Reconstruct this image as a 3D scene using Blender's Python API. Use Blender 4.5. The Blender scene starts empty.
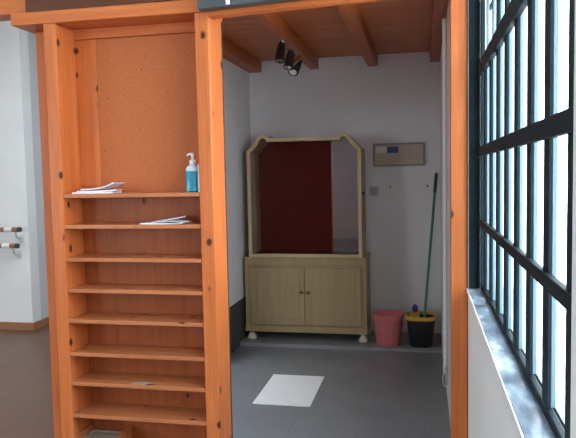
import bpy, bmesh, math, random
from mathutils import Vector, Matrix
random.seed(4)
sc = bpy.context.scene
COL = sc.collection
PI = math.pi

# ------------------------------------------------------------------ materials
def new_mat(name):
    m = bpy.data.materials.new(name); m.use_nodes = True
    nt = m.node_tree
    for n in list(nt.nodes): nt.nodes.remove(n)
    out = nt.nodes.new('ShaderNodeOutputMaterial')
    b = nt.nodes.new('ShaderNodeBsdfPrincipled')
    nt.links.new(b.outputs[0], out.inputs[0])
    return m, nt, b

def N(nt, kind, **kw):
    n = nt.nodes.new(kind)
    for k, v in kw.items(): setattr(n, k, v)
    return n

def coords(nt, scale=(1, 1, 1), use='Object'):
    tc = N(nt, 'ShaderNodeTexCoord'); mp = N(nt, 'ShaderNodeMapping')
    mp.inputs['Scale'].default_value = scale
    nt.links.new(tc.outputs[use], mp.inputs['Vector'])
    return mp.outputs[0]

def noise(nt, vec, scale, detail=4, rough=.55, dist=0):
    n = N(nt, 'ShaderNodeTexNoise')
    n.inputs['Scale'].default_value = scale; n.inputs['Detail'].default_value = detail
    n.inputs['Roughness'].default_value = rough; n.inputs['Distortion'].default_value = dist
    nt.links.new(vec, n.inputs['Vector'])
    return n.outputs['Fac']

def ramp(nt, fac, stops):
    r = N(nt, 'ShaderNodeValToRGB')
    el = r.color_ramp.elements
    while len(el) < len(stops): el.new(.5)
    for e, (p, c) in zip(el, stops):
        e.position = p; e.color = (c[0], c[1], c[2], 1) if not isinstance(c, (int, float)) else (c, c, c, 1)
    nt.links.new(fac, r.inputs[0])
    return r.outputs[0]

def mix(nt, fac, a, b, mode='MIX'):
    m = N(nt, 'ShaderNodeMix', data_type='RGBA', blend_type=mode)
    for sock, v in ((m.inputs[0], fac), (m.inputs[6], a), (m.inputs[7], b)):
        if isinstance(v, (int, float)): sock.default_value = v
        elif isinstance(v, tuple): sock.default_value = (*v, 1)
        else: nt.links.new(v, sock)
    return m.outputs[2]

def bump(nt, b, h, strength=.1, dist=.002):
    bp = N(nt, 'ShaderNodeBump'); bp.inputs['Strength'].default_value = strength
    bp.inputs['Distance'].default_value = dist
    nt.links.new(h, bp.inputs['Height']); nt.links.new(bp.outputs[0], b.inputs['Normal'])

def plain(name, col, rough=.5, metal=0, var=.06, scale=12, spec=.5):
    m, nt, b = new_mat(name)
    v = noise(nt, coords(nt), scale, 5)
    c = ramp(nt, v, [(.3, tuple(x*(1-var) for x in col)), (.7, tuple(min(1, x*(1+var)) for x in col))])
    nt.links.new(c, b.inputs['Base Color'])
    b.inputs['Roughness'].default_value = rough; b.inputs['Metallic'].default_value = metal
    b.inputs['Specular IOR Level'].default_value = spec
    return m

def wood(name, light, dark, axis, knots=.62, planks=None, rough=.42, gap_col=None):
    """pine: grain running along axis, knots, optional board seams (axis across, width)"""
    m, nt, b = new_mat(name)
    s = [26, 26, 26]; s['xyz'.index(axis)] = 1.1
    vec = coords(nt, tuple(s))
    g = noise(nt, vec, 1.0, 6, .6, .6)
    col = ramp(nt, g, [(.30, dark), (.5, tuple((a+c)/2 for a, c in zip(light, dark))), (.68, light)])
    s2 = [240, 240, 240]; s2['xyz'.index(axis)] = 6
    f = noise(nt, coords(nt, tuple(s2)), 1.0, 3)
    col = mix(nt, .35, col, ramp(nt, f, [(.3, .55), (.7, 1.0)]), 'MULTIPLY')
    big = noise(nt, coords(nt), 2.3, 2)
    col = mix(nt, .5, col, ramp(nt, big, [(.3, .82), (.7, 1.0)]), 'MULTIPLY')
    if knots:
        ks = [9, 9, 9]; ks['xyz'.index(axis)] = 6.5
        vo = N(nt, 'ShaderNodeTexVoronoi'); vo.inputs['Scale'].default_value = 1
        wob = noise(nt, coords(nt), 30, 2)
        nt.links.new(coords(nt, tuple(ks)), vo.inputs['Vector'])
        sep = N(nt, 'ShaderNodeSeparateColor'); nt.links.new(vo.outputs['Color'], sep.inputs[0])
        keep = N(nt, 'ShaderNodeMath', operation='GREATER_THAN'); keep.inputs[1].default_value = knots
        nt.links.new(sep.outputs[0], keep.inputs[0])
        d = N(nt, 'ShaderNodeMath', operation='MULTIPLY_ADD'); d.inputs[1].default_value = .12
        nt.links.new(wob, d.inputs[0]); nt.links.new(vo.outputs['Distance'], d.inputs[2])
        k = ramp(nt, d.outputs[0], [(.15, 1.0), (.18, .6), (.22, .0)])
        mu = N(nt, 'ShaderNodeMath', operation='MULTIPLY')
        nt.links.new(k, mu.inputs[0]); nt.links.new(keep.outputs[0], mu.inputs[1])
        col = mix(nt, mu.outputs[0], col, tuple(x*.12 for x in dark))
    if planks:
        ax, w = planks
        tc = N(nt, 'ShaderNodeTexCoord'); sp = N(nt, 'ShaderNodeSeparateXYZ')
        nt.links.new(tc.outputs['Object'], sp.inputs[0])
        dv = N(nt, 'ShaderNodeMath', operation='DIVIDE'); dv.inputs[1].default_value = w
        nt.links.new(sp.outputs['xyz'.index(ax)], dv.inputs[0])
        fr = N(nt, 'ShaderNodeMath', operation='FRACT'); nt.links.new(dv.outputs[0], fr.inputs[0])
        fl = N(nt, 'ShaderNodeMath', operation='FLOOR'); nt.links.new(dv.outputs[0], fl.inputs[0])
        wn = N(nt, 'ShaderNodeTexWhiteNoise', noise_dimensions='1D'); nt.links.new(fl.outputs[0], wn.inputs['W'])
        col = mix(nt, .6, col, ramp(nt, wn.outputs['Value'], [(0, .86), (1, 1.0)]), 'MULTIPLY')
        e = .004 / w
        seam = ramp(nt, fr.outputs[0], [(0, 1.0), (e, .0), (1-e, .0), (1, 1.0)])
        col = mix(nt, seam, col, gap_col or tuple(x*.2 for x in dark))
    nt.links.new(col, b.inputs['Base Color'])
    b.inputs['Roughness'].default_value = rough; b.inputs['Specular IOR Level'].default_value = .3
    bump(nt, b, g, .08, .002)
    return m

PL, PD = (.70, .205, .060), (.56, .132, .030)
M = {}
for ax in 'xyz':
    M['pine_'+ax] = wood('pine_'+ax, PL, PD, ax)
M['pine_planks'] = wood('pine_planks', (.42, .105, .027), (.30, .064, .016), 'z', .40, planks=('x', .105), gap_col=(.28, .085, .024))
M['ceil_boards'] = wood('ceil_boards', (.74, .215, .052), (.50, .125, .028), 'x', knots=False, planks=('y', .16))
M['joist'] = wood('joist', (.54, .145, .040), (.39, .085, .022), 'y')
M['shelf_pine'] = wood('shelf_pine', (.60, .215, .085), (.46, .138, .047), 'x')
M['hall_floor'] = wood('hall_floor', (.20, .100, .066), (.15, .073, .048), 'y', knots=False, planks=('x', .12), rough=.36, gap_col=(.13, .08, .055))
M['skirting'] = wood('skirting', (.42, .2, .1), (.33, .14, .06), 'x', knots=False)

def chipboard():
    m, nt, b = new_mat('chipboard')
    v = coords(nt)
    n1 = noise(nt, v, 130, 3, .7)
    c = ramp(nt, n1, [(.30, (.38, .100, .030)), (.5, (.47, .130, .040)), (.70, (.54, .165, .055))])
    vo = N(nt, 'ShaderNodeTexVoronoi'); vo.inputs['Scale'].default_value = 9
    nt.links.new(v, vo.inputs['Vector'])
    sp = ramp(nt, vo.outputs['Distance'], [(.035, 1.0), (.05, 0.0)])
    c = mix(nt, sp, c, (.14, .05, .02))
    nt.links.new(c, b.inputs['Base Color']); b.inputs['Roughness'].default_value = .6; b.inputs['Specular IOR Level'].default_value = .25
    bump(nt, b, n1, .15, .001)
    return m
M['chip'] = chipboard()

def plaster(name, col, rough=.85):
    m, nt, b = new_mat(name)
    v = coords(nt)
    n1 = noise(nt, v, 3.0, 5, .6); n2 = noise(nt, v, 70, 3)
    c = ramp(nt, n1, [(.3, tuple(x*.94 for x in col)), (.7, col)])
    nt.links.new(c, b.inputs['Base Color']); b.inputs['Roughness'].default_value = rough
    bump(nt, b, n2, .12, .002)
    return m
M['plaster'] = plaster('plaster', (.80, .81, .80))
M['plaster_room'] = plaster('plaster_room', (.80, .79, .81))
M['plaster_shaded'] = plaster('plaster_shaded', (.60, .60, .60))  # white plaster darkened: shade on the recess side is put into its colour
M['dado'] = plain('dado', (.05, .05, .055), .5)

def dark_floor():
    m, nt, b = new_mat('dark_floor')
    v = coords(nt)
    n1 = noise(nt, v, 3.1, 3, .5); n2 = noise(nt, v, 31, 3)
    c = ramp(nt, n1, [(.3, (.205, .218, .236)), (.7, (.23, .244, .264))])
    c = mix(nt, .4, c, ramp(nt, n2, [(.3, .85), (.7, 1.0)]), 'MULTIPLY')
    br = N(nt, 'ShaderNodeTexBrick'); br.offset = 0
    br.inputs['Scale'].default_value = 1; br.inputs['Mortar Size'].default_value = .003
    br.inputs['Brick Width'].default_value = .4; br.inputs['Row Height'].default_value = .4
    nt.links.new(v, br.inputs['Vector'])
    c = mix(nt, mix(nt, 1.0, br.outputs['Fac'], (.3, .3, .3), 'MULTIPLY'), c, (.12, .12, .12))
    nt.links.new(c, b.inputs['Base Color'])
    b.inputs['Roughness'].default_value = .25
    b.inputs['Specular IOR Level'].default_value = .5
    return m
M['dark_floor'] = dark_floor()
M['step'] = plain('step', (.25, .25, .255), .45, var=.15, scale=9)
M['white_panel'] = plain('white_panel', (.86, .87, .88), .45, var=.03)
M['steel'] = plain('steel', (.010, .018, .023), .6, var=.25, scale=25, spec=.1)
M['sash'] = plain('sash', (.14, .23, .27), .5, var=.05)
M['sill'] = None
def sill_mat():
    m, nt, b = new_mat('sill_stone')
    n1 = noise(nt, coords(nt, (1, .35, 1)), 16, 5, .6)
    c = ramp(nt, n1, [(.36, (.09, .12, .17)), (.5, (.20, .26, .33)), (.64, (.50, .57, .64))])  # blue-grey patches paint the bars' reflection into the stone colour
    nt.links.new(c, b.inputs['Base Color']); b.inputs['Roughness'].default_value = .3
    return m
M['sill'] = sill_mat()
M['grey_metal'] = plain('grey_metal', (.05, .06, .066), .5, var=.2, scale=6)
M['white_plastic'] = plain('white_plastic', (.80, .80, .80), .4, var=.03)
M['cabinet'] = None
def cabinet_mat():
    m, nt, b = new_mat('cabinet_paint')
    n1 = noise(nt, coords(nt, (30, 30, 2)), 1, 5, .6, .4)
    c = ramp(nt, n1, [(.3, (.33, .24, .115)), (.7, (.40, .295, .15))])
    nt.links.new(c, b.inputs['Base Color']); b.inputs['Roughness'].default_value = .45
    return m
M['cabinet'] = cabinet_mat()
M['cab_edge'] = plain('cab_edge', (.54, .40, .23), .45)
M['cab_groove'] = plain('cab_groove', (.25, .185, .09), .55)
M['added_back_board'] = plain('added_back_board', (.10, .055, .03), .8)
M['worn'] = plain('worn', (.50, .36, .27), .8, var=.2, scale=40)
M['tray'] = plain('tray', (.36, .30, .26), .8)
M['shade_wood'] = wood('shade_wood', (.15, .045, .018), (.09, .027, .011), 'x', knots=False)  # dark tone stands in for shade over the top board
M['red_cloth'] = plain('red_cloth', (.15, .018, .018), .9, var=.2, scale=30, spec=.1)
M['cab_inside'] = plain('cab_inside', (.20, .16, .14), .7)
M['brass'] = plain('brass', (.22, .14, .06), .35, 1)
M['bone'] = plain('bone', (.62, .56, .43), .4)
M['chrome'] = plain('chrome', (.75, .75, .75), .15, 1, var=.02)
M['black_plastic'] = plain('black_plastic', (.012, .012, .013), .45)
M['pink'] = plain('pink', (.66, .18, .18), .45)
M['bucket_black'] = plain('bucket_black', (.010, .011, .015), .5)
M['yellow'] = plain('yellow', (.62, .36, .03), .5)
M['blue_cloth'] = plain('blue_cloth', (.05, .06, .30), .8, var=.3, scale=40)
M['green'] = plain('green', (.03, .22, .15), .45)
M['dark_green'] = plain('dark_green', (.012, .05, .04), .5)
M['box_cream'] = plain('box_cream', (.46, .40, .32), .5)
M['box_frame'] = plain('box_frame', (.30, .25, .20), .5)
M['label_blue'] = plain('label_blue', (.035, .09, .26), .6)
M['label_white'] = plain('label_white', (.72, .68, .66), .6)
M['switch'] = plain('switch', (.55, .54, .57), .4)
M['switch_dark'] = plain('switch_dark', (.34, .34, .37), .4)
M['dark_hole'] = plain('dark_hole', (.06, .05, .05), .8)
M['paper'] = plain('paper', (.80, .80, .84), .7, var=.04)
def printed():
    m, nt, b = new_mat('printed_paper')
    n1 = noise(nt, coords(nt, (9, 26, 9)), 1, 2, .4)
    c = ramp(nt, n1, [(.50, (.82, .82, .86)), (.55, (.40, .36, .50)), (.66, (.72, .62, .72))])
    nt.links.new(c, b.inputs['Base Color']); b.inputs['Roughness'].default_value = .5
    return m
M['printed'] = printed()
M['barre'] = wood('barre_wood', (.42, .22, .16), (.34, .15, .10), 'x', knots=False)
M['bracket'] = plain('bracket', (.60, .62, .60), .4, .3)
M['asphalt'] = plain('asphalt', (.62, .63, .63), .9)

def clear(name, tint, r0, graze, rough=.0):
    m = bpy.data.materials.new(name); m.use_nodes = True
    nt = m.node_tree
    for n in list(nt.nodes): nt.nodes.remove(n)
    out = nt.nodes.new('ShaderNodeOutputMaterial')
    tr = N(nt, 'ShaderNodeBsdfTransparent'); tr.inputs[0].default_value = (*tint, 1)
    gl = N(nt, 'ShaderNodeBsdfGlossy'); gl.inputs['Roughness'].default_value = rough
    lw = N(nt, 'ShaderNodeLayerWeight'); lw.inputs['Blend'].default_value = .5
    pw = N(nt, 'ShaderNodeMath', operation='POWER'); pw.inputs[1].default_value = 5
    nt.links.new(lw.outputs['Facing'], pw.inputs[0])
    fr = N(nt, 'ShaderNodeMath', operation='MULTIPLY_ADD'); fr.inputs[1].default_value = graze; fr.inputs[2].default_value = r0
    nt.links.new(pw.outputs[0], fr.inputs[0])
    sm = noise(nt, coords(nt), 4, 3)
    gl.inputs['Color'].default_value = (1, 1, 1, 1)
    nt.links.new(ramp(nt, sm, [(.2, .94), (.8, 1.0)]), gl.inputs['Color'])
    mx = N(nt, 'ShaderNodeMixShader')
    nt.links.new(fr.outputs[0], mx.inputs[0]); nt.links.new(tr.outputs[0], mx.inputs[1]); nt.links.new(gl.outputs[0], mx.inputs[2])
    nt.links.new(mx.outputs[0], out.inputs[0])
    return m
M['cab_glass'] = clear('cabinet_glass', (.93, .92, .92), .052, .9)
M['win_glass'] = clear('window_glass', (.97, .99, .99), .02, .2)

def liquid():
    m, nt, b = new_mat('blue_gel')
    n1 = noise(nt, coords(nt), 20, 2)
    nt.links.new(ramp(nt, n1, [(.3, (.015, .27, .42)), (.7, (.02, .32, .47))]), b.inputs['Base Color'])
    b.inputs['Roughness'].default_value = .12; b.inputs['Transmission Weight'].default_value = .25
    return m
M['gel'] = liquid()
M['clear_plastic'] = plain('clear_plastic', (.55, .66, .72), .2)

# ------------------------------------------------------------------ mesh helpers
def add_box(bm, x0, x1, y0, y1, z0, z1, bev=0.0):
    vs = [bm.verts.new((x, y, z)) for x in (x0, x1) for y in (y0, y1) for z in (z0, z1)]
    q = [(0, 1, 3, 2), (4, 6, 7, 5), (0, 4, 5, 1), (2, 3, 7, 6), (0, 2, 6, 4), (1, 5, 7, 3)]
    fs = [bm.faces.new([vs[i] for i in f]) for f in q]
    if bev:
        es = list({e for f in fs for e in f.edges})
        bmesh.ops.bevel(bm, geom=es, offset=bev, segments=2, affect='EDGES', profile=.5)
    return vs

def add_tube(bm, pts, r, seg=12, cap=True):
    rs = r if isinstance(r, (list, tuple)) else [r]*len(pts)
    pts = [Vector(p) for p in pts]; rings = []
    up = None
    for i, p in enumerate(pts):
        t = (pts[min(i+1, len(pts)-1)] - pts[max(i-1, 0)]).normalized()
        if up is None:
            up = Vector((0, 0, 1)) if abs(t.z) < .9 else Vector((1, 0, 0))
        a = t.cross(up).normalized(); bb = a.cross(t).normalized(); up = bb
        rings.append([bm.verts.new(p + rs[i]*(math.cos(2*PI*k/seg)*a + math.sin(2*PI*k/seg)*bb)) for k in range(seg)])
    for A, B in zip(rings, rings[1:]):
        for k in range(seg):
            bm.faces.new((A[k], A[(k+1) % seg], B[(k+1) % seg], B[k]))
    if cap:
        bm.faces.new(rings[0][::-1]); bm.faces.new(rings[-1])

def add_lathe(bm, prof, c=(0, 0, 0), seg=28, sx=1, sy=1, power=None, loop=False):
    """prof: (r, z) list, revolved about z through c; power gives a rounded-square section"""
    rings = []
    for r, z in prof:
        ring = []
        for k in range(seg):
            a = 2*PI*k/seg; ca, sa = math.cos(a), math.sin(a)
            m = 1 if not power else 1/((abs(ca)**power + abs(sa)**power)**(1/power))
            ring.append(bm.verts.new((c[0]+r*m*ca*sx, c[1]+r*m*sa*sy, c[2]+z)))
        rings.append(ring)
    for A, B in zip(rings, rings[1:] + (rings[:1] if loop else [])):
        for k in range(seg):
            bm.faces.new((A[k], A[(k+1) % seg], B[(k+1) % seg], B[k]))
    if not loop: bm.faces.new(rings[0][::-1]); bm.faces.new(rings[-1])

def add_prism(bm, poly, axis, a, b):
    """poly: 2D list in the plane across axis, extruded from a to b"""
    def P(p, t):
        return {'x': (t, p[0], p[1]), 'y': (p[0], t, p[1]), 'z': (p[0], p[1], t)}[axis]
    A = [bm.verts.new(P(p, a)) for p in poly]; B = [bm.verts.new(P(p, b)) for p in poly]
    n = len(poly)
    bm.faces.new(A); bm.faces.new(B[::-1])
    for i in range(n): bm.faces.new((A[i], B[i], B[(i+1) % n], A[(i+1) % n]))

def add_strip(bm, outer, inner, y0, y1, closed=False):
    """band between two (x,z) polylines, y0..y1 thick"""
    n = len(outer)
    V = [[bm.verts.new((p[0], y, p[1])) for p in L] for L in (outer, inner) for y in (y0, y1)]
    o0, o1, i0, i1 = V
    rng = range(n if closed else n-1)
    for k in rng:
        j = (k+1) % n
        bm.faces.new((o0[k], o0[j], i0[j], i0[k])); bm.faces.new((o1[k], i1[k], i1[j], o1[j]))
        bm.faces.new((o0[k], o1[k], o1[j], o0[j])); bm.faces.new((i0[k], i0[j], i1[j], i1[k]))
    if not closed:
        bm.faces.new((o0[0], i0[0], i1[0], o1[0])); bm.faces.new((o0[-1], o1[-1], i1[-1], i0[-1]))

def wpos(o):
    v = Vector((0, 0, 0))
    while o: v += o.location; o = o.parent
    return v

def obj(name, bm, mat, parent=None, smooth=False, label=None, loc=None):
    """one mesh object; vertices are given in world coordinates and kept there.
    A top-level mesh gets its origin at loc."""
    org = wpos(parent) if parent else Vector(loc or (0, 0, 0))
    bmesh.ops.translate(bm, verts=bm.verts, vec=-org)
    bmesh.ops.recalc_face_normals(bm, faces=bm.faces)
    me = bpy.data.meshes.new(name); bm.to_mesh(me); bm.free()
    me.materials.append(M[mat] if isinstance(mat, str) else mat)
    if smooth:
        for p in me.polygons: p.use_smooth = True
    o = bpy.data.objects.new(name, me); COL.objects.link(o)
    if parent: o.parent = parent
    else: o.location = org
    if label: o['label'] = label
    if smooth:
        md = o.modifiers.new('edges', 'EDGE_SPLIT'); md.split_angle = math.radians(40)
    return o

def thing(name, label, cat, loc, group=None):
    o = bpy.data.objects.new(name, None); COL.objects.link(o)
    o.location = loc; o.empty_display_size = .1
    tag(o, label, cat, group); return o

def tag(o, label, cat, group=None):
    o['label'] = label; o['category'] = cat
    if group: o['group'] = group
    return o

def B(): return bmesh.new()
def box(name, d, mat, parent=None, bev=0.0, label=None, loc=None):
    bm = B(); add_box(bm, *d, bev); return obj(name, bm, mat, parent, label=label, loc=loc)
def struct(name, d, mat, parent=None):
    o = box(name, d, mat, parent)
    if not parent: o['kind'] = 'structure'
    return o

# ------------------------------------------------------------------ the setting
XW = .197            # window wall, inner face
YB = 6.15            # back wall of the small room
# floors
struct('floor_hall', (-6.6, -1.88, -3.6, 8.1, -.1, 0), 'hall_floor')
struct('floor_room', (-1.88, .5, -3.6, 6.3, -.1, 0), 'dark_floor')
struct('floor_step', (-1.632, .155, 5.575, 6.15, 0, .03), 'step')
# back room walls
struct('wall_back', (-1.75, .6, YB, 6.27, 0, 3.4), 'plaster_room')
struct('wall_left', (-1.76, -1.64, 4.98, YB, 0, 3.4), 'plaster_room')
struct('trim_dado', (-1.64, -1.632, 4.98, YB, 0, .41), 'dado')
struct('ceiling_boards', (-1.64, .155, 3.16, YB, 2.635, 2.68), 'ceil_boards')
# hall shell
struct('wall_barre', (-6.6, -3.935, 5.9, 6.05, 0, 3.4), 'plaster')
struct('wall_recess_side', (-4.05, -3.935, 6.05, 8.0, 0, 3.4), 'plaster_shaded')
struct('wall_recess_back', (-3.935, -1.76, 8.0, 8.12, 0, 3.4), 'plaster_shaded')
struct('wall_recess_end', (-1.88, -1.76, 6.27, 8.0, 0, 3.4), 'plaster_shaded')
struct('baseboard_barre', (-6.5, -3.935, 5.882, 5.9, 0, .075), 'skirting')
struct('baseboard_recess', (-3.935, -3.917, 5.882, 8.0, 0, .075), 'skirting')
bm = B()
for d in ((-6.6, -2.95, -3.6, 8.1), (-2.0, .6, -3.6, 8.1), (-2.95, -2.0, -3.6, 3.2), (-2.95, -2.0, 5.3, 8.1)):  # hole between the slabs is an unseen skylight, added for light
    add_box(bm, *d, 3.4, 3.5)
obj('ceiling_hall', bm, 'plaster')['kind'] = 'structure'
struct('wall_gap_blocker', (-1.76, -1.64, 3.26, 4.98, 2.05, 3.4), 'plaster_room')  # unseen, added to cut the skylight's reach across the room floor
# left wall of the hall with an unseen window opening added for daylight
def wall_with_window(name, plane, t, u0, u1, w0, w1, z0, z1):
    bm = B()
    for a, b, c, d in ((u0, w0, 0, 3.4), (w1, u1, 0, 3.4), (w0, w1, 0, z0), (w0, w1, z1, 3.4)):
        if b - a < .01: continue
        if plane == 'x': add_box(bm, t[0], t[1], a, b, c, d)
        else: add_box(bm, a, b, t[0], t[1], c, d)
    o = obj(name, bm, 'plaster'); o['kind'] = 'structure'
wall_with_window('wall_hall_left', 'x', (-6.6, -6.5), -3.6, 5.9, -2.5, -.3, 1.0, 2.4)
wall_with_window('wall_hall_rear', 'y', (-3.6, -3.5), -6.5, XW, -5.6, -4.2, 1.0, 2.4)  # unseen rear opening, added for daylight
wall_with_window('wall_right', 'x', (.155, .33), 3.11, YB, 3.14, 3.72, 1.30, 2.62)  # opening hidden behind the pine post, added to light the dim room
# window wall on the right: low wall, near pier, and the part behind the camera
wall_with_window('wall_window', 'x', (XW, XW+.28), .6, 3.0, .931, 3.0, 1.0, 3.2)
wall_with_window('wall_window_rear', 'x', (XW, XW+.28), -3.6, .6, -1.7, -.2, 1.0, 3.2)  # unseen second window, added for more light from the right
struct('wall_window_end', (XW, XW+.28, 3.0, 3.11, 0, 3.4), 'plaster')
sl = box('trim_sill', (XW-.004, XW+.30, .933, 2.99, 1.0, 1.022), 'sill', bev=.002); sl['kind'] = 'structure'
sl2 = box('trim_sill_nosing', (XW-.008, XW-.0045, .933, 2.99, .998, 1.022), 'white_plastic'); sl2['kind'] = 'structure'

# window: steel frame and glazing behind the bars (setting)
bm = B(); add_box(bm, .300, .304, .96, 2.99, 1.03, 3.18)
w = obj('window_1', bm, 'win_glass'); w['kind'] = 'structure'
bars = [1.205 + .2315*k for k in range(8)]
bm = B()
for y in bars: add_box(bm, .2605, .2690, y-.026, y+.026, 1.05, 3.15)
add_box(bm, .274, .296, .96, 2.97, 1.0225, 1.040)
sa = obj('window_sash', bm, 'sash', w)

# security grille in front of the window
gr = thing('window_grille', 'dark steel security grille of upright bars across the bright window', 'window grille', (.255, 2.0, 1.03))
bm = B(); add_box(bm, .200, .247, 2.975, 2.998, 1.023, 3.15, .003); obj('frame_post', bm, 'steel', gr)
bm = B(); add_box(bm, .2505, .266, .965, 2.93, 1.0235, 1.046, .003); obj('bottom_rail', bm, 'steel', gr)
bm = B(); add_box(bm, .247, .264, 2.93, 2.975, 1.023, 3.15, .002); obj('frame_post', bm, 'steel', gr)
for k, y in enumerate(bars):
    top = 1.96 if k >= 6 else 3.15
    bm = B(); add_box(bm, .2510, .2600, y-.0285, y+.0285, 1.0465, top, .002)
    obj('bar', bm, 'steel', gr)
for z0, z1, x0, x1 in ((1.610, 1.652, .240, .2585), (1.303, 1.335, .242, .2585), (1.955, 2.012, .238, .2585)):
    bm = B(); add_box(bm, x0, x1, .99, 2.975, z0, z1, .003); obj('rail', bm, 'steel', gr)
bm = B(); add_box(bm, .282, .292, 2.3, 2.975, 2.235, 2.25); obj('stay_rod', bm, 'steel', gr)

# right pine post
box('pine_post', (.123, .194, 3.0, 3.10, 0, 2.338), 'pine_z', bev=.004, loc=(.16, 3.05, 0))
tag(bpy.data.objects['pine_post'], 'tall square knotty pine post between the dim room opening and the window', 'post')
# header beam over the opening
bm = B(); add_prism(bm, [(-.993, 2.300), (XW-.002, 2.345), (XW-.002, 2.429), (-.993, 2.429)], 'y', 2.985, 3.05)
obj('header_beam', bm, 'pine_x', loc=(-.4, 3.06, 2.3))
tag(bpy.data.objects['header_beam'], 'orange pine header beam over the opening, directly behind the grey metal rail', 'beam')
# upper wall / beam over the shelf unit
box('upper_beam', (-6.45, -1.962, 3.03, 3.15, 2.392, 2.66), 'pine_x', bev=.003, loc=(-3.37, 3.08, 2.5))
tag(bpy.data.objects['upper_beam'], 'long pine beam along the top left corner, above the shelf unit', 'beam')
struct('wall_loft', (-1.955, .155, 3.03, 3.14, 2.43, 3.4), 'plaster')
# grey metal rail
rl = thing('metal_rail', 'dark grey metal rail with white clips at the top of the opening', 'rail', (-.4, 2.94, 2.313))
bm = B(); add_prism(bm, [(-1.018, 2.318), (XW-.005, 2.366), (XW-.005, 2.46), (-1.018, 2.43)], 'y', 2.915, 2.975); obj('channel', bm, 'grey_metal', rl)
for x in (-.872, -.437, -.02):
    bm = B(); add_tube(bm, [(x-.004, 2.911, 2.42), (x, 2.909, 2.36), (x+.003, 2.909, 2.316)], [.011, .009, .010], 8)
    bmesh.ops.translate(bm, verts=bm.verts, vec=(0, 0, (x+1.018)*.038+.006)); obj('clip', bm, 'white_plastic', rl, smooth=True, label='white plastic clip')

# ceiling joists
def joist(x0, x1, label, z0=2.528):
    o = box('ceiling_joist', (x0, x1, 3.155, YB-.002, z0, 2.634), 'joist', bev=.004, loc=((x0+x1)/2, 4.6, z0))
    tag(o, label, 'joist', 'exposed joists under the ceiling boards')
joist(-1.638, -1.515, 'brown ceiling joist against the left wall, partly behind the shelf unit')
joist(-1.040, -.958, 'brown ceiling joist that carries the black spotlights')
joist(-.498, -.404, 'brown ceiling joist above the right edge of the glass cabinet, clear of lights')
joist(.066, .152, 'dark ceiling joist tight against the right wall above the mop', 2.54)

# ------------------------------------------------------------------ pine shelf unit
su = thing('shelf_unit', 'tall knotty orange pine shoe shelf unit with chipboard upper back', 'shelf unit', (-1.43, 3.1, 0))
L0, L1, R0, R1 = -1.866, -1.797, -1.065, -.994
YF, YK = 3.0, 3.2
box('side_post', (L0, L1, YF+.001, YK, 0, 2.326), 'pine_z', su, .005)
box('side_post', (R0, R1, YF+.001, YK, 0, 2.326), 'pine_z', su, .005)
box('back_post', (-2.010, L0-.004, 3.16, 3.22, 0, 2.326), 'pine_z', su, .004)
box('top_board', (-2.045, -1.0, 3.0, 3.25, 2.327, 2.388), 'pine_x', su, .004)
box('shade_strip', (-1.96, -1.0, 3.004, 3.02, 2.389, 2.46), 'shade_wood', su, label='dark brown strip painted as shade')  # added strip, shade above the top board put into its colour
TOPS = [1.468, 1.311, 1.142, .981, .822, .649, .493, .322]
for z in TOPS:
    sf = box('shelf', (L1+.001, R0-.001, YF+.004, 3.184, z-.02, z), 'shelf_pine', su, .002)
    if z == .493:
        sf['label'] = 'shelf with a pale worn patch on its front edge'
        bm = B()
        pl = [(-1.47, 3.016), (-1.42, 3.008), (-1.365, 3.012), (-1.345, 3.028), (-1.372, 3.046), (-1.43, 3.052), (-1.462, 3.038)]
        add_prism(bm, pl, 'z', z+.0002, z+.0008); obj('worn_patch', bm, 'worn', sf)
        bm = B()
        pl = [(-1.392, 3.008), (-1.362, 3.006), (-1.337, 3.020), (-1.350, 3.030), (-1.380, 3.024)]
        add_prism(bm, pl, 'z', z+.0009, z+.0014); obj('dark_chip', bm, 'dark_hole', sf)
box('bottom_board', (L1+.001, R0-.001, YF+.004, 3.184, .03, .05), 'shelf_pine', su, .002)
box('kick_board', (L1+.001, R0-.001, YF+.02, YF+.035, .0, .03), 'pine_x', su)
box('plank_back', (L1+.001, R0-.001, 3.186, 3.2, 0, 1.447), 'pine_planks', su)
box('chipboard_back', (-1.676, R0-.001, 3.186, 3.198, 1.4475, 2.273), 'chip', su)
box('added_back_board', (-2.008, R1-.004, 3.2205, 3.228, 0, 2.3), 'added_back_board', su)  # unseen, added to darken the unit's reflection in the cabinet glass
box('back_strip', (L1+.001, -1.677, 3.184, 3.198, 1.4475, 2.273), 'pine_z', su)
box('top_batten', (L1+.001, R0-.001, 3.166, 3.198, 2.274, 2.326), 'pine_x', su, .002)
for x in (-1.795, -1.566):
    box('divider', (x, x+.016, YF+.004, 3.18, .05, .205), 'shelf_pine', su, .002)

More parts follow.
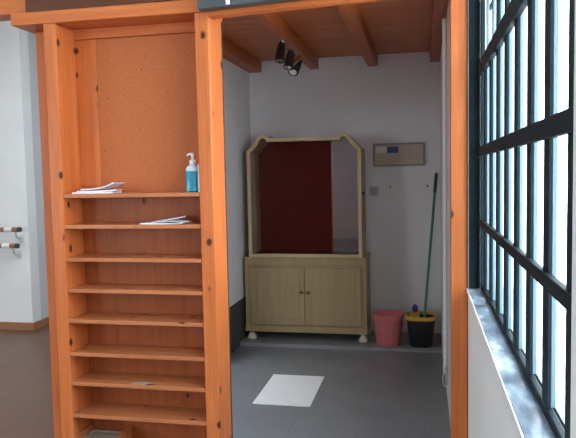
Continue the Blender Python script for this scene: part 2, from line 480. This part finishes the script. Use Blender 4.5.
# things on the shelves
def sheet(name, pts_w, size, loc, rz, mat, label, cat, group, curl=.0, thick=.004, tilt=0.0, fold=0.0):
    bm = B(); w, d = size; n = 8
    top, bot = [], []
    for i in range(n+1):
        u = i/n
        z = curl*u**3 + tilt*u + fold*math.sin(u*PI)
        x = (u-.5)*w
        top.append([(x, -d/2, z+thick), (x, d/2, z+thick)]); bot.append([(x, -d/2, z), (x, d/2, z)])
    T = [[bm.verts.new(p) for p in r] for r in top]; Bt = [[bm.verts.new(p) for p in r] for r in bot]
    for i in range(n):
        bm.faces.new((T[i][0], T[i+1][0], T[i+1][1], T[i][1])); bm.faces.new((Bt[i][0], Bt[i][1], Bt[i+1][1], Bt[i+1][0]))
        bm.faces.new((T[i][0], Bt[i][0], Bt[i+1][0], T[i+1][0])); bm.faces.new((T[i][1], T[i+1][1], Bt[i+1][1], Bt[i][1]))
    bm.faces.new((T[0][0], T[0][1], Bt[0][1], Bt[0][0])); bm.faces.new((T[n][0], Bt[n][0], Bt[n][1], T[n][1]))
    bmesh.ops.rotate(bm, verts=bm.verts, cent=(0, 0, 0), matrix=Matrix.Rotation(rz, 3, 'Z'))
    bmesh.ops.translate(bm, verts=bm.verts, vec=loc)
    return tag(obj(name, bm, mat, smooth=True, loc=loc), label, cat, group)
z1, z2 = 1.4685, 1.3115
sheet('magazine', 0, (.215, .125), (-1.650, 3.085, z1), .10, 'printed', 'printed magazine lying flat at the bottom of the pile on the top shelf', 'magazine', 'magazines on the top shelf', thick=.008)
sheet('magazine', 0, (.20, .12), (-1.635, 3.085, z1+.0085), .22, 'paper', 'pale thin magazine in the middle of the pile on the top shelf', 'magazine', 'magazines on the top shelf', thick=.006, curl=.004)
sheet('magazine', 0, (.19, .115), (-1.620, 3.09, z1+.0192), -.12, 'printed', 'magazine topping the pile on the top shelf, corner curling up at its right', 'magazine', 'magazines on the top shelf', thick=.005, curl=.030)
sheet('envelope', 0, (.215, .11), (-1.285, 3.075, z2), .06, 'paper', 'flat white envelope under the other papers on the second shelf', 'envelope', 'papers on the second shelf', thick=.005)
sheet('envelope', 0, (.17, .10), (-1.262, 3.09, z2+.0055), .30, 'paper', 'white envelope lifting at its right end above the flat one on the second shelf', 'envelope', 'papers on the second shelf', thick=.003, tilt=.026)
sheet('envelope', 0, (.13, .09), (-1.215, 3.06, z2+.0055), -.25, 'printed', 'small folded printed leaflet at the right side of the second shelf papers', 'leaflet', 'papers on the second shelf', thick=.003, fold=.008)

bt = thing('pump_bottle', 'pump bottle of blue hand gel at the right end of the top shelf', 'bottle', (-1.120, 3.07, 1.468))
bm = B(); add_lathe(bm, [(.028, .001), (.033, .006), (.033, .102), (.0325, .104)], (-1.12, 3.07, 1.468), power=4)
obj('gel', bm, 'gel', bt, True)
bm = B(); add_lathe(bm, [(.0328, .1045), (.031, .118), (.022, .131), (.014, .136)], (-1.12, 3.07, 1.468), power=3.2)
obj('shoulder', bm, 'clear_plastic', bt, True)
bm = B(); add_lathe(bm, [(.016, .1365), (.016, .157), (.012, .160), (.006, .162), (.0055, .18), (.009, .181), (.009, .192), (.007, .194)], (-1.12, 3.07, 1.468), 20)
add_tube(bm, [(-1.12, 3.07, 1.655), (-1.138, 3.066, 1.657), (-1.147, 3.064, 1.650)], [.006, .005, .004], 8)
obj('pump', bm, 'white_plastic', bt, True, 'white pump head')
tag(box('card_box', (-1.083, -1.0665, 3.035, 3.11, 1.4685, 1.605), 'white_plastic', bev=.002, loc=(-1.075, 3.07, 1.4685)),
    'narrow white box squeezed between the blue gel bottle and the right post', 'box')
cb = thing('cardboard_tray', 'pale shallow tray between the two low dividers at the bottom of the shelves', 'tray', (-1.67, 3.09, .0505))
bm = B(); add_box(bm, -1.776, -1.570, 3.01, 3.175, .0505, .06); obj('base', bm, 'tray', cb)
bm = B()
for d in ((-1.776, -1.771, 3.01, 3.175), (-1.575, -1.570, 3.01, 3.175), (-1.771, -1.575, 3.01, 3.015), (-1.771, -1.575, 3.17, 3.175)):
    add_box(bm, *d, .06, .17)
obj('rim', bm, 'tray', cb)
bm = B(); add_box(bm, -1.7705, -1.5755, 3.0155, 3.1695, .150, .162); obj('lid', bm, 'tray', cb)

# ------------------------------------------------------------------ display cabinet
cz = .0305
cab = thing('display_cabinet', 'cream wooden display cabinet with dark red lining behind glass above two doors', 'cabinet', (-1.046, 5.9, cz))
CX = -1.046
X0, X1 = -1.607, -.493
F = 5.70
box('base_body', (X0, X1, F, 6.11, .115, .775), 'cabinet', cab, .004)
box('base_top', (X0-.006, X1+.006, F-.008, 6.115, .7755, .797), 'cabinet', cab, .005)
box('plinth_rail', (X0-.004, X1+.004, F-.006, 6.112, .108, .165), 'cabinet', cab, .003)
for s, (a, b) in enumerate(((X0+.055, CX-.006), (CX+.002, X1-.05))):
    d = box('door', (a, b, F-.012, F-.001, .18, .70), 'cabinet', cab, .003)
    bm = B()
    o = [(a+.045, .225), (b-.045, .225), (b-.045, .655), (a+.045, .655)]
    i = [(a+.056, .236), (b-.056, .236), (b-.056, .644), (a+.056, .644)]
    add_strip(bm, o, i, F-.017, F-.0115, True)
    obj('door_moulding', bm, 'cabinet', d)
    box('door_panel', (a+.056, b-.056, F-.0135, F-.0115, .236, .644), 'cabinet', d)
    kx = b-.028 if s == 0 else a+.028
    bm = B(); add_lathe(bm, [(.006, 0), (.006, .012), (.015, .017), (.015, .024), (.008, .029)], (0, 0, 0), 16)
    bmesh.ops.rotate(bm, verts=bm.verts, cent=(0, 0, 0), matrix=Matrix.Rotation(PI/2, 3, 'X'))
    bmesh.ops.translate(bm, verts=bm.verts, vec=(kx, F-.012, .482))
    obj('knob', bm, 'brass', d, True, 'small round brass knob')
bm = B(); add_box(bm, CX-.0055, CX+.0015, F-.004, F-.0005, .18, .70); obj('door_gap', bm, 'cab_groove', cab)
bm = B()
add_strip(bm, [(X0+.035, .168), (X1-.03, .168), (X1-.03, .722), (X0+.035, .722)], [(X0+.043, .175), (X1-.038, .175), (X1-.038, .715), (X0+.043, .715)], F-.004, F-.0005, True)
obj('face_bead', bm, 'cab_groove', cab)
for x in (X0+.045, X1-.04):
    for y in (F+.045, 6.06):
        bm = B(); add_lathe(bm, [(.034, 0), (.040, .012), (.038, .026), (.026, .048), (.018, .062), (.022, .0775)], (x, y, cz), 18, power=3)
        obj('foot', bm, 'bone', cab, True, 'pale turned foot')
# hutch
half_o = [(.517, .797), (.517, 1.757), (.486, 1.786), (.445, 1.830), (.410, 1.872), (.388, 1.893), (.36, 1.901), (.332, 1.893), (.310, 1.874), (.285, 1.868)]
half_i = [(.487, .825), (.487, 1.742), (.455, 1.771), (.418, 1.812), (.399, 1.848), (.383, 1.866), (.362, 1.871), (.342, 1.862), (.330, 1.836), (.30, 1.838)]
outer = [(CX-a, z) for a, z in half_o] + [(CX+a, z) for a, z in reversed(half_o)]
inner = [(CX-a, z) for a, z in half_i] + [(CX+a, z) for a, z in reversed(half_i)]
bm = B(); add_strip(bm, outer, inner, F-.002, F+.026, True); obj('front_frame', bm, 'cab_edge', cab)
shr = [(CX+(x-CX)*.968, z-(.016 if z > 1 else 0)) for x, z in outer]
bm = B(); add_strip(bm, outer, shr, F+.027, 6.105); obj('carcass', bm, 'cabinet', cab)
back = [(CX+(x-CX)*.965, z-(.018 if z > 1 else -.001)) for x, z in outer]
bm = B(); add_prism(bm, back, 'y', 6.08, 6.10); obj('lining', bm, 'red_cloth', cab, label='dark red lining')
bm = B(); add_box(bm, CX-.498, CX+.498, F+.03, 6.079, .798, .814); obj('hutch_floor', bm, 'red_cloth', cab)
gp = [(CX-a*1.008, z+.004) for a, z in half_i] + [(CX+a*1.008, z+.004) for a, z in reversed(half_i)]
bm = B(); add_prism(bm, gp, 'y', F+.046, F+.0465)
for v in bm.verts: v.co.y += .031*(v.co.x-CX)
obj('glass_pane', bm, 'cab_glass', cab)
for s in (-1, 1):
    bm = B(); add_tube(bm, [(CX+s*.517, 5.76, 1.365), (CX+s*.536, 5.76, 1.365)], .011, 10)
    obj('side_latch', bm, 'black_plastic', cab, True, 'small dark latch')

# ------------------------------------------------------------------ wall fittings
fb = thing('fuse_box', 'cream rectangular fuse box cover with white and blue stickers on back wall', 'fuse box', (-.216, YB, 1.6))
box('box_frame', (-.452, .018, 6.118, YB-.001, 1.602, 1.812), 'box_frame', fb, .006)
box('cover', (-.439, .005, 6.110, 6.1175, 1.615, 1.799), 'box_cream', fb, .003)
box('sticker', (-.428, -.327, 6.1085, 6.1095, 1.722, 1.783), 'label_white', fb, label='white sticker')
box('sticker', (-.323, -.222, 6.1085, 6.1095, 1.722, 1.780), 'label_blue', fb, label='blue sticker')
sw = thing('wall_switch', 'small square grey wall switch below left corner of the fuse box', 'switch', (-.45, YB, 1.36))
box('plate', (-.497, -.405, 6.138, YB-.001, 1.323, 1.413), 'switch', sw, .004)
box('rocker', (-.482, -.420, 6.133, 6.1375, 1.338, 1.398), 'switch_dark', sw, .002)
for x, lb in ((-.300, 'tiny dark screw hole plug in back wall right of the grey switch'), (.041, 'tiny dark screw hole plug in back wall beside the top of the mop handle')):
    bm = B(); add_tube(bm, [(x, 6.1495, 1.409), (x, 6.146, 1.409)], .009, 10)
    tag(obj('wall_plug', bm, 'dark_hole', loc=(x, YB, 1.409)), lb, 'wall plug', 'screw plugs in the back wall')

# ------------------------------------------------------------------ buckets and mop
pb = thing('bucket', 'pink ribbed plastic bucket on the step right of the cabinet', 'bucket', (-.306, 5.705, cz))
h = .276
def shell(prof, th=.004):
    return prof + [(r-th, z) for r, z in reversed(prof[1:])]
pr = [(.102, 0), (.107, .006), (.112, .075), (.116, .08), (.120, .15), (.124, .155), (.127, .230), (.130, .237), (.131, .260), (.137, .263), (.137, h)]
bm = B(); add_lathe(bm, shell(pr) + [(.096, .008)], (-.306, 5.705, cz), 36); obj('bucket_body', bm, 'pink', pb, True)
bm = B()
hp = [(-.306+.140*math.cos(a), 5.705-.140*abs(math.sin(a))*.96, cz+.258-.035*math.sin(a)) for a in [PI*k/16 for k in range(17)]]
add_tube(bm, hp, .0035, 8); obj('handle', bm, 'pink', pb, True)
bb = thing('mop_bucket', 'black bucket with yellow wringer rim in the right corner of the step', 'bucket', (-.025, 5.71, cz))
pr = [(.092, 0), (.097, .006), (.119, .20), (.124, .246)]
bm = B(); add_lathe(bm, shell(pr) + [(.088, .008)], (-.025, 5.71, cz), 36, power=3); obj('bucket_body', bm, 'bucket_black', bb, True)
bm = B(); add_lathe(bm, [(.1245, .234), (.131, .236), (.134, .262), (.131, .270), (.118, .270), (.114, .262), (.114, .2485), (.1245, .2485)], (-.025, 5.71, cz), 36, power=3, loop=True)
obj('wringer', bm, 'yellow', bb, True, 'yellow wringer rim')
bm = B(); add_box(bm, -.125, -.036, 5.655, 5.805, cz+.252, cz+.2705, .004); obj('wringer_basket', bm, 'yellow', bb)
bm = B()
bmesh.ops.create_icosphere(bm, subdivisions=3, radius=1)
for v in bm.verts:
    n = .85 + .25*math.sin(5*v.co.x+3*v.co.z)*math.cos(4*v.co.y)
    v.co = Vector((v.co.x*.030*n, v.co.y*.035*n, v.co.z*.04*n)) + Vector((-.072, 5.74, cz+.316))
tag(obj('cleaning_cloth', bm, 'blue_cloth', smooth=True, loc=(-.072, 5.74, cz+.27)), 'crumpled blue cloth on the yellow rim of the black bucket', 'cloth')
mp = thing('mop', 'thin green mop handle leaning from the black bucket into the right corner', 'mop', (.004, 5.715, .25))
p0, p1 = Vector((.004, 5.715, .245)), Vector((.121, 6.10, 1.53))
g = p0.lerp(p1, .86)
bm = B(); add_tube(bm, [p0, p0.lerp(p1, .5), g], .0115, 12); obj('pole', bm, 'green', mp, True)
bm = B(); add_tube(bm, [g, p0.lerp(p1, .98), p1], [.015, .015, .010], 12); obj('grip', bm, 'dark_green', mp, True)
bm = B(); add_lathe(bm, [(.02, -.03), (.03, -.025), (.022, .0), (.014, .006)], (.004, 5.715, .242), 12); obj('mop_head', bm, 'bucket_black', mp, True)

# white conduit on right wall
cp = thing('conduit_pipe', 'white vertical conduit pipe with small metal loop beside the pine post', 'pipe', (.138, 4.35, .28))
bm = B(); add_tube(bm, [(.138, 4.35, 2.52), (.138, 4.35, 1.2), (.138, 4.35, .245)], .013, 14); obj('pipe', bm, 'white_plastic', cp, True)
bm = B(); add_tube(bm, [(.138, 4.35, .255), (.138, 4.35, .215)], .016, 14); obj('end_cap', bm, 'bracket', cp, True)
bm = B()
lp = [(.138+.015*math.sin(a), 4.35, .165+.05*math.cos(a)) for a in [2*PI*k/20 for k in range(21)]]
add_tube(bm, lp, .004, 8, cap=False); obj('loop', bm, 'bracket', cp, True, 'small metal loop')
# white floor panel
tag(box('floor_panel', (-1.138, -.742, 4.145, 4.785, .0005, .007), 'white_panel', bev=.002, loc=(-.94, 4.465, 0)),
    'white rectangular panel lying on the dark grey floor', 'floor panel')

# spotlights under the second joist
sp = thing('spotlight_fitting', 'chrome and black twin spotlight fitting under the brown ceiling joist', 'spotlight', (-1.0, 4.75, 2.527))
bm = B(); add_lathe(bm, [(.022, -.016), (.026, -.012), (.026, 0)], (-1.0, 4.70, 2.527), 18); obj('mount', bm, 'chrome', sp, True)
bm = B(); add_tube(bm, [(-1.0, 4.70, 2.517), (-1.0, 4.70, 2.49), (-.985, 4.80, 2.475), (-.94, 4.96, 2.475)], .009, 10); obj('arm', bm, 'chrome', sp, True)
def can(a, b, r, par, cup):
    a, b = Vector(a), Vector(b)
    bm = B(); add_tube(bm, [a, a.lerp(b, .12), a.lerp(b, .55), b], [r*.55, r*.8, r, r*1.08], 18)
    o = obj('lamp_head', bm, 'black_plastic', par, True, 'black cylindrical lamp head')
    d = (b-a).normalized()
    bm = B(); add_tube(bm, [b+d*.0005, b+d*.004], [r*.8, r*.7], 18); obj('reflector', bm, cup, o, True)
can((-1.006, 4.71, 2.505), (-1.012, 4.66, 2.365), .034, sp, 'chrome')
can((-.966, 4.86, 2.465), (-.978, 4.80, 2.335), .034, sp, 'chrome')
can((-.928, 4.97, 2.42), (-.958, 4.88, 2.315), .038, sp, 'chrome')
bm = B(); add_tube(bm, [(-.912, 4.93, 2.435), (-.985, 4.80, 2.325)], .017, 12); obj('swivel_rod', bm, 'chrome', sp, True)

# ------------------------------------------------------------------ ballet barres on the hall wall
def barre(z, xe, lb):
    t = thing('ballet_barre', lb, 'barre', (-5.0, 5.80, z), 'ballet barres on the hall wall')
    bm = B(); add_tube(bm, [(-6.45, 5.80, z), (xe, 5.80, z)], .024, 14); obj('rail', bm, 'barre', t, True)
    bm = B(); add_tube(bm, [(xe-.145, 5.80, z), (xe-.06, 5.80, z)], .0255, 14); obj('sleeve', bm, 'white_plastic', t, True, 'white sleeve')
    bm = B(); add_tube(bm, [(xe+.0005, 5.80, z), (xe+.03, 5.80, z)], .025, 14); obj('end_cap', bm, 'dark_hole', t, True, 'dark end cap')
    for x in (xe-.03, -5.9):
        bm = B(); add_tube(bm, [(x, 5.80, z-.02), (x, 5.81, z-.07), (x, 5.84, z-.095), (x, 5.894, z-.10)], .010, 8)
        add_box(bm, x-.025, x+.025, 5.892, 5.899, z-.14, z-.06)
        obj('bracket', bm, 'bracket', t, True, 'pale metal bracket')
barre(1.045, -3.985, 'upper wooden ballet barre on white hall wall')
barre(.880, -4.02, 'lower wooden ballet barre on white hall wall')

# ------------------------------------------------------------------ outside
struct('ground', (XW+.28, 30, -20, 25, -.2, -.1), 'asphalt')

# ------------------------------------------------------------------ light
wd = bpy.data.worlds.new('overcast'); sc.world = wd; wd.use_nodes = True
nt = wd.node_tree; bg = nt.nodes['Background']
bg.inputs[0].default_value = (.84, .93, 1.0, 1); bg.inputs[1].default_value = 11.0
def portal(name, loc, rot, sx, sy):
    l = bpy.data.lights.new(name, 'AREA'); l.shape = 'RECTANGLE'; l.size = sx; l.size_y = sy
    l.cycles.is_portal = True
    o = bpy.data.objects.new(name, l); COL.objects.link(o); o.location = loc; o.rotation_euler = rot
# an area light shines along its local -Z
portal('daylight_front_window', (XW+.32, 1.98, 2.1), (0, PI/2, 0), 2.2, 2.05)
portal('daylight_hall_left', (-6.62, -1.4, 1.7), (0, -PI/2, 0), 1.4, 2.2)
portal('daylight_hall_rear', (-4.9, -3.62, 1.7), (PI/2, 0, 0), 1.4, 1.4)
portal('daylight_added_skylight', (-2.475, 4.25, 3.52), (0, 0, 0), .95, 2.1)  # portal for the added skylight
portal('daylight_added_window', (XW+.32, -.95, 2.1), (0, PI/2, 0), 2.2, 1.5)  # portal for the added window behind the camera

portal('daylight_added_room_window', (.36, 3.43, 1.96), (0, PI/2, 0), 1.3, .58)  # portal for the added opening behind the post
# ------------------------------------------------------------------ camera
cam = bpy.data.cameras.new('camera'); cam.sensor_width = 36; cam.lens = 648.36*36/576
co = bpy.data.objects.new('camera', cam); COL.objects.link(co)
yaw, pitch, roll = .20603, .069794, -.020127
fwd = Vector((-math.sin(yaw)*math.cos(pitch), math.cos(yaw)*math.cos(pitch), -math.sin(pitch)))
r0 = Vector((math.cos(yaw), math.sin(yaw), 0)); u0 = r0.cross(fwd)
r = math.cos(roll)*r0 + math.sin(roll)*u0; u = -math.sin(roll)*r0 + math.cos(roll)*u0
m = Matrix((r, u, -fwd)).transposed().to_4x4(); m.translation = (0, 0, 1.55)
co.matrix_world = m
cam.clip_start = .02
sc.camera = co
sc.view_settings.view_transform = 'Standard'; sc.view_settings.look = 'None'
sc.view_settings.gamma = 1; sc.view_settings.use_curve_mapping = False
sc.view_settings.exposure = 0.0
sc.cycles.use_denoising = True
sc.cycles.max_bounces = 12; sc.cycles.diffuse_bounces = 6; sc.cycles.transparent_max_bounces = 12
